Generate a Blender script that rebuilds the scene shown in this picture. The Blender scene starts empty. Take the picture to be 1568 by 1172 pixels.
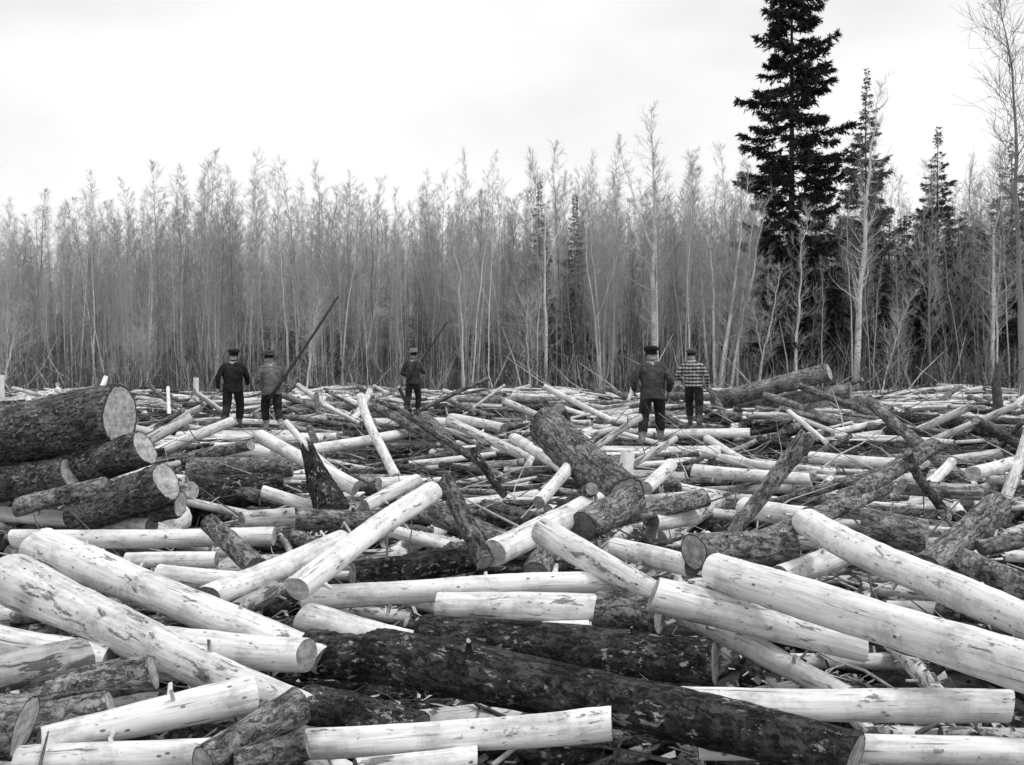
import bpy, math, random
import numpy as np
from mathutils import Vector, Matrix
rng = np.random.default_rng(7)
random.seed(7)
scene = bpy.context.scene

# ---------------------------------------------------------------- camera
F = 1524.0; CAMZ = 1.75
pitch = math.atan(51/F)
cam = bpy.data.cameras.new("camera"); cam.sensor_width = 36; cam.lens = 36*F/1568
cam.clip_end = 3000
camo = bpy.data.objects.new("camera", cam); scene.collection.objects.link(camo)
camo.location = (0, 0, CAMZ); camo.rotation_euler = (math.pi/2-pitch, 0, 0)
scene.camera = camo
FW = np.array([0, math.cos(pitch), -math.sin(pitch)]); UP = np.array([0, math.sin(pitch), math.cos(pitch)]); RT = np.array([1., 0, 0])
# placement helpers: ray through an image pixel, cut at an assumed elevation or distance
def at_h(u, v, h):
    r = FW+RT*(u-784)/F+UP*(586-v)/F
    t = (h-CAMZ)/r[2]
    return np.array([0, 0, CAMZ])+r*t, t
def at_d(u, v, d):
    r = FW+RT*(u-784)/F+UP*(586-v)/F
    t = d/r[1]
    return np.array([0, 0, CAMZ])+r*t, t

# ---------------------------------------------------------------- mesh accumulator
class Acc:
    def __init__(s): s.v=[]; s.q=[]; s.t=[]; s.qm=[]; s.tm=[]; s.n=0; s.at={}
    def add(s, v, q=None, t=None, qm=0, tm=0, **at):
        v = np.asarray(v, float).reshape(-1, 3)
        if q is not None and len(q):
            q = np.asarray(q, int); s.q.append(q+s.n); s.qm.append(np.full(len(q), qm))
        if t is not None and len(t):
            t = np.asarray(t, int); s.t.append(t+s.n); s.tm.append(np.full(len(t), tm))
        s.v.append(v); s.n += len(v)
        for k, a in at.items(): s.at.setdefault(k, []).append(np.asarray(a, float))
def build(acc, name, mats, smooth=True, link=True):
    me = bpy.data.meshes.new(name)
    v = np.concatenate(acc.v)
    q = np.concatenate(acc.q) if acc.q else np.zeros((0, 4), int)
    t = np.concatenate(acc.t) if acc.t else np.zeros((0, 3), int)
    mi = np.concatenate((acc.qm if acc.qm else [])+(acc.tm if acc.tm else []))
    me.vertices.add(len(v)); me.vertices.foreach_set('co', v.ravel())
    loops = np.concatenate([q.ravel(), t.ravel()])
    me.loops.add(len(loops)); me.loops.foreach_set('vertex_index', loops.astype(np.int32))
    ls = np.concatenate([np.arange(len(q))*4, len(q)*4+np.arange(len(t))*3])
    me.polygons.add(len(ls)); me.polygons.foreach_set('loop_start', ls.astype(np.int32))
    for m in mats: me.materials.append(m)
    me.polygons.foreach_set('material_index', mi.astype(np.int32))
    me.update(calc_edges=True)
    me.polygons.foreach_set('use_smooth', np.full(len(ls), smooth, dtype=bool))
    for k, a in acc.at.items():
        a = np.concatenate(a)
        if a.ndim == 2:
            at = me.attributes.new(k, 'FLOAT_VECTOR', 'POINT'); at.data.foreach_set('vector', a.ravel().astype(np.float32))
        else:
            at = me.attributes.new(k, 'FLOAT', 'POINT'); at.data.foreach_set('value', a.astype(np.float32))
    ob = bpy.data.objects.new(name, me)
    if link: scene.collection.objects.link(ob)
    return ob

def tube(acc, pts, rad, sides=5, mat=0, cap=False):
    pts = np.asarray(pts, float); rad = np.asarray(rad, float); n = len(pts)
    tg = np.gradient(pts, axis=0); tg /= np.linalg.norm(tg, axis=1)[:, None]+1e-9
    ref = np.array([0, 0, 1.]) if abs(tg[0][2]) < .8 else np.array([1., 0, 0])
    s = np.cross(tg, ref); s /= np.linalg.norm(s, axis=1)[:, None]+1e-9
    m = np.cross(s, tg)
    a = np.linspace(0, 2*np.pi, sides, endpoint=False)
    V = pts[:, None, :]+rad[:, None, None]*(np.cos(a)[None, :, None]*s[:, None, :]+np.sin(a)[None, :, None]*m[:, None, :])
    i = np.arange(n-1)[:, None]*sides; j = np.arange(sides)[None, :]; j2 = (j+1) % sides
    q = np.stack([i+j, i+j2, i+sides+j2, i+sides+j], -1).reshape(-1, 4)
    V = V.reshape(-1, 3); t = None
    if cap:
        V = np.concatenate([V, pts[:1], pts[-1:]]); k = np.arange(sides); k2 = (k+1) % sides
        t = np.concatenate([np.stack([k2, k, np.full(sides, n*sides)], -1), np.stack([(n-1)*sides+k, (n-1)*sides+k2, np.full(sides, n*sides+1)], -1)])
    acc.add(V, q=q, t=t, qm=mat, tm=mat)

# ---------------------------------------------------------------- materials
def newmat(name, rough=.85):
    m = bpy.data.materials.new(name); m.use_nodes = True
    nt = m.node_tree; b = nt.nodes['Principled BSDF']; b.inputs['Roughness'].default_value = rough
    b.inputs['Specular IOR Level'].default_value = .15
    return m, nt, b
def L(nt, a, b): nt.links.new(a, b)
def math_(nt, op, a, b=None, clamp=False):
    n = nt.nodes.new('ShaderNodeMath'); n.operation = op; n.use_clamp = clamp
    for i, x in enumerate((a, b)):
        if x is None: continue
        if isinstance(x, (int, float)): n.inputs[i].default_value = x
        else: L(nt, x, n.inputs[i])
    return n.outputs[0]
def maprange(nt, x, a, b, c, d):
    n = nt.nodes.new('ShaderNodeMapRange'); L(nt, x, n.inputs[0])
    for i, v in enumerate((a, b, c, d)): n.inputs[i+1].default_value = v
    n.interpolation_type = 'SMOOTHSTEP'
    return n.outputs[0]
def mixf(nt, f, a, b):
    n = nt.nodes.new('ShaderNodeMix'); n.data_type = 'FLOAT'
    for i, x in ((0, f), (2, a), (3, b)):
        if isinstance(x, (int, float)): n.inputs[i].default_value = x
        else: L(nt, x, n.inputs[i])
    return n.outputs[0]
def vscale(nt, vec, sc):
    n = nt.nodes.new('ShaderNodeVectorMath'); n.operation = 'MULTIPLY'; L(nt, vec, n.inputs[0]); n.inputs[1].default_value = sc
    return n.outputs[0]
def noise(nt, vec, scale, detail=4, rough=.6, dist=0):
    n = nt.nodes.new('ShaderNodeTexNoise'); L(nt, vec, n.inputs['Vector']); n.inputs['Scale'].default_value = scale
    n.inputs['Detail'].default_value = detail; n.inputs['Roughness'].default_value = rough; n.inputs['Distortion'].default_value = dist
    return n.outputs['Fac']
def voro(nt, vec, scale, feat='F1'):
    n = nt.nodes.new('ShaderNodeTexVoronoi'); n.feature = feat; L(nt, vec, n.inputs['Vector']); n.inputs['Scale'].default_value = scale
    return n.outputs['Distance']
def bump(nt, h, b, strength=.5, dist=.01):
    n = nt.nodes.new('ShaderNodeBump'); n.inputs['Strength'].default_value = strength; n.inputs['Distance'].default_value = dist
    L(nt, h, n.inputs['Height']); L(nt, n.outputs[0], b.inputs['Normal'])
def attr(nt, name):
    n = nt.nodes.new('ShaderNodeAttribute'); n.attribute_name = name; return n

def mat_peeled():
    m, nt, b = newmat('peeled_wood', .75)
    lc = attr(nt, 'lc').outputs['Vector']; tone = attr(nt, 'tone').outputs['Fac']
    st = noise(nt, vscale(nt, lc, (3, 34, 34)), 1, 6, .65)
    bl = noise(nt, lc, 4.5, 6, .7)
    base = math_(nt, 'MULTIPLY', maprange(nt, st, .3, .7, .58, .92), maprange(nt, bl, .32, .56, .62, 1.0))
    kn = voro(nt, vscale(nt, lc, (11, 20, 20)), 1)
    kd = noise(nt, lc, 3.0, 2)
    km = math_(nt, 'MULTIPLY', maprange(nt, kn, .09, .20, 1, 0), maprange(nt, kd, .44, .58, 0, 1))
    c = mixf(nt, math_(nt, 'MULTIPLY', km, .85), base, .06)
    # left-over inner bark: ragged strips and small flakes
    bk = noise(nt, vscale(nt, lc, (3.6, 15, 15)), 1, 8, .74, .4)
    lo = math_(nt, 'ADD', math_(nt, 'MULTIPLY', tone, .17), .455)
    bm = math_(nt, 'MULTIPLY', math_(nt, 'SUBTRACT', bk, lo), 20, True)
    c = mixf(nt, math_(nt, 'MULTIPLY', bm, .8), c, .10)
    fl = noise(nt, vscale(nt, lc, (22, 45, 45)), 1, 3, .6)
    c = mixf(nt, math_(nt, 'MULTIPLY', maprange(nt, fl, .65, .70, 0, 1), .6), c, .12)
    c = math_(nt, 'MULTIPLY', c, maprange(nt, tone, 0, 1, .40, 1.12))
    ck = noise(nt, vscale(nt, lc, (1.2, 60, 60)), 1, 2)
    c = math_(nt, 'MULTIPLY', c, maprange(nt, ck, .28, .34, .3, 1))
    c = math_(nt, 'MINIMUM', c, .86)
    L(nt, c, b.inputs['Base Color'])
    h = math_(nt, 'ADD', math_(nt, 'MULTIPLY', st, .6), math_(nt, 'MULTIPLY', bm, .6))
    bump(nt, h, b, .8, .01)
    return m
def mat_bark():
    m, nt, b = newmat('log_bark', .95)
    lc = attr(nt, 'lc').outputs['Vector']; tone = attr(nt, 'tone').outputs['Fac']
    wn = nt.nodes.new('ShaderNodeTexNoise'); L(nt, lc, wn.inputs['Vector']); wn.inputs['Scale'].default_value = 18; wn.inputs['Detail'].default_value = 5
    wv = nt.nodes.new('ShaderNodeVectorMath'); wv.operation = 'MULTIPLY_ADD'; L(nt, wn.outputs['Color'], wv.inputs[0]); wv.inputs[1].default_value = (.22, .09, .09); L(nt, lc, wv.inputs[2])
    e = noise(nt, vscale(nt, wv.outputs[0], (9, 40, 40)), 1, 4, .65)      # ridges running along the stem
    n2 = noise(nt, vscale(nt, lc, (42, 75, 75)), 1, 5, .75)
    n3 = noise(nt, lc, 4.5, 7, .75)
    h = math_(nt, 'ADD', math_(nt, 'MULTIPLY', maprange(nt, e, .36, .58, 0, 1), .55), math_(nt, 'MULTIPLY', n2, .6))
    c = maprange(nt, h, .2, .95, .03, .19)
    c = math_(nt, 'MULTIPLY', c, maprange(nt, n3, .34, .66, .42, 1.7))
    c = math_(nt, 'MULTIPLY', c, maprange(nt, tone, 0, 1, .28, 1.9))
    fl = noise(nt, vscale(nt, lc, (17, 30, 30)), 1, 5, .65)
    fm = math_(nt, 'MULTIPLY', maprange(nt, fl, .565, .59, 0, 1), maprange(nt, noise(nt, lc, 3.6, 3), .45, .56, 0, 1))
    c = mixf(nt, math_(nt, 'MULTIPLY', fm, .85), c, .48)
    L(nt, c, b.inputs['Base Color'])
    bump(nt, math_(nt, 'ADD', math_(nt, 'MULTIPLY', fm, .6), h), b, 1.0, .02)
    return m
def mat_end():
    m, nt, b = newmat('cut_end_grain', .85)
    lc = attr(nt, 'lc').outputs['Vector']; tone = attr(nt, 'tone').outputs['Fac']; rad = attr(nt, 'rad').outputs['Fac']
    n1 = noise(nt, lc, 8, 3)
    r = math_(nt, 'ADD', math_(nt, 'MULTIPLY', rad, 75), math_(nt, 'MULTIPLY', n1, 9))
    s = math_(nt, 'SINE', r)
    c = maprange(nt, s, -1, 1, .37, .42)
    c = math_(nt, 'MULTIPLY', c, maprange(nt, noise(nt, lc, 14, 6, .75), .3, .7, .45, 1.25))
    c = math_(nt, 'MULTIPLY', c, maprange(nt, noise(nt, vscale(nt, lc, (1, 3, 30)), 1, 4, .6), .35, .6, .75, 1.05))
    c = math_(nt, 'MULTIPLY', c, maprange(nt, tone, 0, 1, .4, 1.3))
    c = mixf(nt, maprange(nt, rad, .90, .95, 0, 1), c, .06)
    L(nt, c, b.inputs['Base Color']); bump(nt, n1, b, .4, .01)
    return m
M_PEEL, M_BARK, M_END = mat_peeled(), mat_bark(), mat_end()
LOGM = [M_PEEL, M_BARK, M_END]

def simple_mat(name, lo, hi, scale=8, rough=.9, stretch=(1, 1, 1), rand=0, bmp=.3, dist=.02):
    m, nt, b = newmat(name, rough)
    tc = nt.nodes.new('ShaderNodeTexCoord').outputs['Object']
    n1 = noise(nt, vscale(nt, tc, stretch), scale, 5 if bmp else 2, .65)
    c = maprange(nt, n1, .3, .7, lo, hi)
    if rand:
        oi = nt.nodes.new('ShaderNodeObjectInfo').outputs['Random']
        c = math_(nt, 'MULTIPLY', c, maprange(nt, oi, 0, 1, 1-rand, 1+rand))
    L(nt, c, b.inputs['Base Color'])
    if bmp: bump(nt, n1, b, bmp, dist)
    return m
def mat_birch(name, lo, hi, rand=.3):
    m, nt, b = newmat(name, .8)
    tc = nt.nodes.new('ShaderNodeTexCoord').outputs['Object']
    n1 = noise(nt, vscale(nt, tc, (5, 5, 16)), 1, 5, .7)
    n2 = noise(nt, tc, 1.3, 3)
    c = math_(nt, 'MULTIPLY', maprange(nt, n1, .34, .44, lo, hi), maprange(nt, n2, .3, .7, .8, 1.02))
    oi = nt.nodes.new('ShaderNodeObjectInfo').outputs['Random']
    c = math_(nt, 'MULTIPLY', c, maprange(nt, oi, 0, 1, 1-rand, 1+rand))
    L(nt, c, b.inputs['Base Color'])
    return m
M_BIRCH = mat_birch('birch_bark', .28, .87, .03)
M_ASPEN = mat_birch('aspen_bark', .24, .48, .6)
M_TWIG = simple_mat('twigs', .36, .52, 5, rand=.3, bmp=0)
M_DTWIG = simple_mat('dark_twigs', .13, .24, 5, rand=.3, bmp=0)
M_PALE = simple_mat('pale_twigs', .4, .65, 5, bmp=0)
M_NEEDLE = simple_mat('spruce_needles', .025, .07, 3, rand=.2, bmp=0)
M_NEEDLE2 = simple_mat('grey_spruce_needles', .09, .18, 3, rand=.35, bmp=0)
M_SBARK = simple_mat('spruce_bark', .05, .14, 12)

# ---------------------------------------------------------------- terrain
def ground_h(x, y):
    x = np.asarray(x, float); y = np.asarray(y, float)
    z = -.55+.32*np.clip((y-9)/8, 0, 1)
    z = z+np.clip((y-36.5)/3.0, 0, 1)*.30
    z = z+np.clip((y-45)/70, 0, 1.3)*5.0
    return z+.05*np.sin(x*.9+y*.35)+.05*np.sin(x*.37-y*.8)
ga = Acc()
xs = np.concatenate([np.linspace(-600, -45, 14), np.linspace(-42, 42, 170), np.linspace(45, 600, 14)])
ys = np.concatenate([np.linspace(-300, -6, 10), np.linspace(-4, 60, 150), np.linspace(62, 130, 35), np.linspace(150, 1500, 14)])
X, Y = np.meshgrid(xs, ys); Z = ground_h(X, Y)+rng.normal(0, .015, X.shape)
nx, ny = len(xs), len(ys)
i = np.arange(ny-1)[:, None]*nx; j = np.arange(nx-1)[None, :]
ga.add(np.stack([X, Y, Z], -1).reshape(-1, 3), q=np.stack([i+j, i+j+1, i+nx+j+1, i+nx+j], -1).reshape(-1, 4))
build(ga, 'ground', [simple_mat('forest_floor_litter', .03, .09, 6, bmp=.8, dist=.06)])

# ---------------------------------------------------------------- logs
def add_log(acc, P0, P1, r0, r1, sides, rings, bark, tone, bend=.01, rough=.03, broken=0, te=None, stubs=0):
    P0 = np.asarray(P0, float); P1 = np.asarray(P1, float)
    ax = P1-P0; Ln = np.linalg.norm(ax); a = ax/Ln
    s = np.cross(a, [0, 0, 1.]); s /= np.linalg.norm(s)+1e-9; m = np.cross(s, a)
    t = np.linspace(0, 1, rings)
    if sides >= 12: t = np.concatenate([[0, .012/Ln], t[1:-1], [1-.012/Ln, 1]])
    n = len(t)
    th = np.linspace(0, 2*np.pi, sides, endpoint=False)
    r = r0+(r1-r0)*t
    ph = rng.uniform(0, 6.28, 9)
    R = r[:, None]*(1+rough*np.sin(2*th+ph[0])[None, :]+rough*.8*np.sin(3*th[None, :]+ph[1]+4*t[:, None])+rough*np.sin(t*Ln*5+ph[2])[:, None]*.7
        +rough*.5*np.sin(4*th[None, :]+ph[5]+t[:, None]*Ln*9)*np.sin(t[:, None]*Ln*13+ph[6]))
    if sides >= 12:
        R = R*(1+rng.normal(0, .007 if not bark else .022, R.shape))
        R[0] *= .965; R[-1] *= .965
    bd = np.sin(np.pi*t)*bend*Ln+np.sin(2*np.pi*t+ph[7])*bend*.35*Ln*(np.sin(np.pi*t))
    cx = P0+ax*t[:, None]+(s*math.cos(ph[3])+m*math.sin(ph[3])*.6)*bd[:, None]
    cy = np.cos(th)[None, :]*R; cz = np.sin(th)[None, :]*R
    tilt = rng.uniform(-.25, .25, 4)
    sh = np.zeros_like(R)
    q_ = 2 if sides >= 12 else 1
    sh[:q_] = tilt[0]*cy[0]+tilt[1]*cz[0]
    sh[-q_:] = tilt[2]*cy[-1]+tilt[3]*cz[-1]
    if broken:
        jag = rng.uniform(-.5, .5, sides)*r0*broken; jag2 = rng.uniform(-.8, .8, sides)*r0*broken
        sh[0] += jag-jag2.clip(0); sh[1 if sides >= 12 else 0] += .3*jag
    V = cx[:, None, :]+cy[..., None]*s+cz[..., None]*m+sh[..., None]*a
    off = rng.uniform(-50, 50, 3)
    lcv = np.stack([np.broadcast_to((t*Ln)[:, None], R.shape)+off[0], cy+off[1], cz+off[2]], -1).reshape(-1, 3)
    i = np.arange(n-1)[:, None]*sides; j = np.arange(sides)[None, :]; j2 = (j+1) % sides
    q = np.stack([i+j2, i+j, i+sides+j, i+sides+j2], -1).reshape(-1, 4)
    nv = n*sides
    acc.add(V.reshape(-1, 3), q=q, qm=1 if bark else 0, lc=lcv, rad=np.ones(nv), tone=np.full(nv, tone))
    k = np.arange(sides); k2 = (k+1) % sides
    if te is None: te = rng.uniform(.1, .9)
    for e in (0, n-1):
        ring = V[e]; c = ring.mean(0)
        if broken and e == 0: c = c+a*r0*rng.uniform(.3, .9)
        vv = np.concatenate([ring, [c]])
        l2 = np.concatenate([lcv.reshape(n, sides, 3)[e], [[lcv[e*sides][0], off[1], off[2]]]])
        l2[:, 0] += rng.uniform(-5, 5)
        tt = np.stack([k, k2, np.full(sides, sides)], -1) if e == 0 else np.stack([k2, k, np.full(sides, sides)], -1)
        edge = 1.0 if bark else .93
        acc.add(vv, t=tt, tm=2, lc=l2, rad=np.concatenate([np.full(sides, edge), [0]]), tone=np.full(sides+1, te))
    for k in range(stubs):
        g = rng.uniform(.08, .92); an = rng.uniform(0, 6.28); rr = r0+(r1-r0)*g
        o = np.array([np.interp(g, t, cx[:, c_]) for c_ in range(3)]); d = s*math.cos(an)+m*math.sin(an)
        l = rng.uniform(.02, .09); w = rng.uniform(.008, .017)
        add_log(acc, o+d*rr*.8, o+d*(rr+l)+a*rng.uniform(-.5, .5)*l, w*1.3, w*.8, 8, 2, bark, tone*.7, 0, .05)

# (u1,v1,elev1,w1, u2,v2,elev2,w2, kind)
HH = [
 (470,1140,.0,44, 937,1107,.05,50,'p'), (20,1165,-.1,42, 330,1150,-.1,40,'p'), (462,1080,.18,60, 310,1168,.05,52,'b'),
 (388,1063,.05,58, 60,1135,-.05,45,'p'), (235,1030,.0,55, 30,1068,-.05,50,'b'), (170,1082,.0,48, 10,1112,-.05,46,'b'),
 (128,1005,.1,58, -60,1045,.1,55,'g'), (38,1112,.05,92, -120,1112,.05,90,'b'), (20,888,.25,82, 470,1088,-.12,50,'q'),
 (60,835,.35,58, 500,1010,-.06,50,'p'), (250,985,-.02,52, 470,1003,.02,54,'p'), (470,1000,-.06,68, 575,1008,-.06,72,'d'),
 (575,1002,.12,88, 1310,1160,.04,80,'d'), (640,975,-.02,68, 1095,1015,-.05,72,'d'), (470,1078,-.12,62, 640,1120,-.12,60,'d'),
 (1040,1076,-.02,48, 1548,1080,.02,52,'p'), (1068,1143,-.05,42, 1640,1158,-.05,45,'p'), (545,1180,-.05,36, 730,1160,-.05,36,'p'),
 (1095,875,.42,54, 1640,1042,.3,76,'p'), (1000,910,.3,58, 1320,990,.02,48,'p'), (832,815,.4,44, 1300,1070,-.18,38,'q'),
 (1235,800,.4,46, 1610,965,.3,60,'p'), (458,918,.08,38, 935,893,.13,36,'p'), (668,927,.1,42, 912,931,.1,42,'p'),
 (915,932,.08,62, 1010,945,.05,60,'b'), (465,945,.05,48, 655,992,-.1,42,'p'), (662,752,.65,32, 455,902,.3,40,'p'),
 (525,828,.2,34, 320,915,.1,38,'p'), (502,850,.05,34, 362,937,.0,34,'g'), (-40,785,.1,25, 232,805,.1,24,'p'),
 (22,825,.12,28, 420,822,.12,28,'p'), (190,858,.1,24, 332,857,.1,26,'p'), (-40,872,.05,26, 180,865,.05,26,'p'),
 (318,800,.3,28, 392,868,.05,34,'b'), (240,882,.05,36, 440,898,.0,36,'p'), (370,797,.1,26, 452,790,.1,26,'p'),
 (454,795,.2,34, 600,800,.15,32,'b'), (540,880,.0,40, 728,856,.0,40,'d'), (650,780,.3,36, 775,832,.1,34,'b'),
 (683,738,.65,27, 742,862,.15,30,'b'), (755,848,.2,42, 912,768,.3,36,'p'), (900,676,.75,19, 825,770,.3,20,'p'),
 (832,648,.95,58, 958,762,.3,68,'b'), (968,765,.35,48, 893,807,.2,46,'b'), (1080,762,.3,28, 905,805,.1,26,'b'),
 (1238,665,1.0,28, 1122,818,.1,23,'b'), (1432,682,.7,25, 1262,785,.2,28,'b'), (1355,742,.35,30, 1165,825,.1,26,'b'),
 (1062,845,.2,60, 1212,842,.15,52,'b'), (1525,778,.5,48, 1425,870,.1,50,'b'), (1325,805,.2,56, 1420,822,.15,50,'b'),
 (1195,884,.05,38, 1320,838,.1,36,'p'), (1470,860,.15,42, 1625,922,.1,46,'b'),
 (398,668,.7,21, 545,748,.15,26,'p'), (552,608,1.0,13, 607,732,.15,16,'p'), (568,618,.75,19, 662,668,.2,20,'b'),
 (650,640,.4,20, 690,682,.1,22,'b'), (470,690,.1,18, 618,665,.2,17,'p'), (285,718,.1,30, 448,715,.1,28,'b'),
 (285,754,.1,50, 428,746,.1,48,'d'), (788,672,.3,18, 870,722,.1,20,'p'), (690,640,.1,14, 772,656,.1,15,'p'),
 (725,690,.6,12, 772,758,.2,12,'d'), (990,748,.15,20, 1028,712,.3,20,'p'), (1140,778,.1,34, 1232,792,.1,34,'p'),
 (1240,700,.15,18, 1400,712,.15,18,'p'), (1060,720,.15,20, 1240,735,.1,20,'p'), (1490,725,.2,22, 1600,700,.2,20,'p'),
 (1380,745,.2,24, 1500,755,.1,26,'g'), (940,840,.05,34, 1060,868,.05,34,'p'), (750,895,.0,30, 830,915,.0,30,'g'),
 (740,970,-.02,34, 905,965,-.02,34,'p'), (1500,840,.25,26, 1560,828,.3,26,'b'), (1000,800,.1,30, 1060,790,.1,28,'p'),
 (580,742,.1,22, 640,738,.1,20,'p'), (330,690,.1,22, 420,694,.1,20,'p'), (850,800,.2,42, 820,880,.0,44,'b'),
 (360,1170,.05,40, 470,1140,.1,44,'b'), (560,775,.1,20, 640,735,.3,20,'p'), (-30,975,.0,50, 170,1010,-.05,46,'p'),
]
# (u,v,distance,w) for the big butts and standing pieces
HD = [
 (184,635,9.5,95, -110,690,10.0,104,'B'), (222,686,9.3,58, 90,727,9.7,58,'B'), (255,737,9.0,62, 120,788,9.4,60,'B'),
 (276,772,9.25,40, 190,790,9.5,42,'B'), (112,725,9.4,56, -60,750,9.9,58,'B'), (162,744,9.2,28, 25,778,9.4,28,'b'),
 (1270,570,25,28, 1092,614,26,26,'b'), (1303,600,25,27, 1105,628,26.5,24,'b'), (1340,620,24.5,24, 1130,636,26,22,'b'),
 (1482,652,20,24, 1300,634,25.5,22,'d'), (1620,670,17,24, 1485,658,21,22,'d'), (300,578,30,8, 301,614,30,9,'p'),
 (2,574,29,9, 3,612,29,9,'p'), (962,692,11.5,22, 955,745,11.4,23,'p'), (474,694,9.6,20, 508,785,9.3,46,'s'),
 (1200,612,30,14, 1010,604,32,12,'b'), (860,614,30,10, 700,612,31,10,'b'), (1330,655,21,17, 1480,668,20,17,'b'),
]
cell = .08; GX0, GX1, GY0, GY1 = -30, 30, 2, 40
gx = int((GX1-GX0)/cell); gy = int((GY1-GY0)/cell)
cxs = GX0+(np.arange(gx)+.5)*cell; cys = GY0+(np.arange(gy)+.5)*cell
GXm, GYm = np.meshgrid(cxs, cys, indexing='ij')
H = ground_h(GXm, GYm)
cap = -.14+.17*np.clip((GYm-8.5)/5, 0, 1)
cap = cap+np.clip((GYm-11)/6, 0, 1)*(.12*np.sin(GXm*.8+1.3*np.sin(GYm*.4))+.08*np.sin(GYm*.9+GXm*.3)+.05*np.sin(GXm*2.3+GYm*1.7))
cap = cap+np.clip((GYm-26)/8, 0, 1)*.22
cap = np.where((GXm > -8) & (GXm < -3.2) & (GYm > 9.4) & (GYm < 12), .45, cap)
cap = np.where((GXm > 5) & (GXm < 14) & (GYm > 21) & (GYm < 29), .35, cap)
def idx(x, y):
    return np.clip(((x-GX0)/cell).astype(int), 0, gx-1), np.clip(((y-GY0)/cell).astype(int), 0, gy-1)
heroes = []
for lst, fn in ((HH, at_h), (HD, at_d)):
    for (u1, v1, e1, w1, u2, v2, e2, w2, k) in lst:
        P0, t0 = fn(u1, v1, e1); P1, t1 = fn(u2, v2, e2)
        heroes.append((P0, P1, w1*t0/(2*F), w2*t1/(2*F), k))
FOOT = []
def reserve(P0, P1, r0, r1):
    t = np.linspace(0, 1, 60)[:, None]
    c = P0+(P1-P0)*t; r = (r0+(r1-r0)*t)
    d = (P1-P0)[:2]; d = d/(np.linalg.norm(d)+1e-6); s = np.array([-d[1], d[0]])
    for o in np.linspace(-1, 1, 7):
        x = c[:, 0]+s[0]*o*r[:, 0]; y = c[:, 1]+s[1]*o*r[:, 0]; zb = c[:, 2]-r[:, 0]*math.sqrt(max(0, 1-o*o*.9))
        ix, iy = idx(x, y); np.minimum.at(cap, (ix, iy), zb)
for hrec in heroes: reserve(*hrec[:4])
# men: (u, foot v, distance)
MEN = [(357,660,21.3), (417,664,21.0), (632,641,25.2), (999,684,17.9), (1062,657,21.6)]
standz = []
for (u, v, d) in MEN:
    P, _ = at_d(u, v, d); standz.append(P)
    m = (abs(GXm-P[0]) < .7) & (GYm < P[1]+.5) & (GYm > P[1]-1.6)
    cap = np.where(m, np.minimum(cap, P[2]-.16), cap)
    for o, sg in ((-.16, -.05), (.16, .1)):
        A = np.array([P[0]-1.1+sg, P[1]+o, P[2]-.10]); B = np.array([P[0]+1.2+sg, P[1]+o+sg*2, P[2]-.10])
        FOOT.append((A, B, .10, .09))
pile = Acc()
def drop(cx, cy, ang, Ln, r):
    ca, sa = math.cos(ang), math.sin(ang)
    n = max(8, int(Ln/.14)); n += n % 2
    t = np.linspace(-Ln/2, Ln/2, n)
    hs = np.full(n, -9.)
    for o in (-.8, -.4, 0, .4, .8):
        ix, iy = idx(cx+ca*t-sa*o*r, cy+sa*t+ca*o*r)
        hs = np.maximum(hs, H[ix, iy]-r*(1-math.sqrt(1-o*o)))
    h2 = n//2
    tl, tr = t[:h2][:, None], t[h2:][None, :]; hl, hr = hs[:h2][:, None], hs[h2:][None, :]
    sl = (hr-hl)/(tr-tl); z0 = hl-sl*tl
    k = np.argmax(z0); a, b = divmod(k, z0.shape[1])
    slope = sl[a, b]; z = z0[a, b]+r*.9
    if abs(slope) > .38: return None
    ix, iy = idx(cx+ca*t, cy+sa*t)
    topz = z+slope*t+r
    if (topz > cap[ix, iy]).any(): return None
    for o in (-.9, .9):
        ix, iy = idx(cx+ca*t-sa*o*r, cy+sa*t+ca*o*r)
        if (topz-r*.6 > cap[ix, iy]).any(): return None
    tt = np.linspace(-Ln/2, Ln/2, int(Ln/.05)); 
    oo = np.linspace(-.95, .95, max(3, int(2*r/.05)))
    T, O = np.meshgrid(tt, oo); X = cx+ca*T-sa*O*r; Y_ = cy+sa*T+ca*O*r; Zt = z+slope*T+r*np.sqrt(1-O*O)
    ix, iy = idx(X.ravel(), Y_.ravel()); np.maximum.at(H, (ix, iy), Zt.ravel())
    A = np.array([cx-ca*Ln/2, cy-sa*Ln/2, z-slope*Ln/2]); B = np.array([cx+ca*Ln/2, cy+sa*Ln/2, z+slope*Ln/2])
    return A, B
cnt = 0
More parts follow.
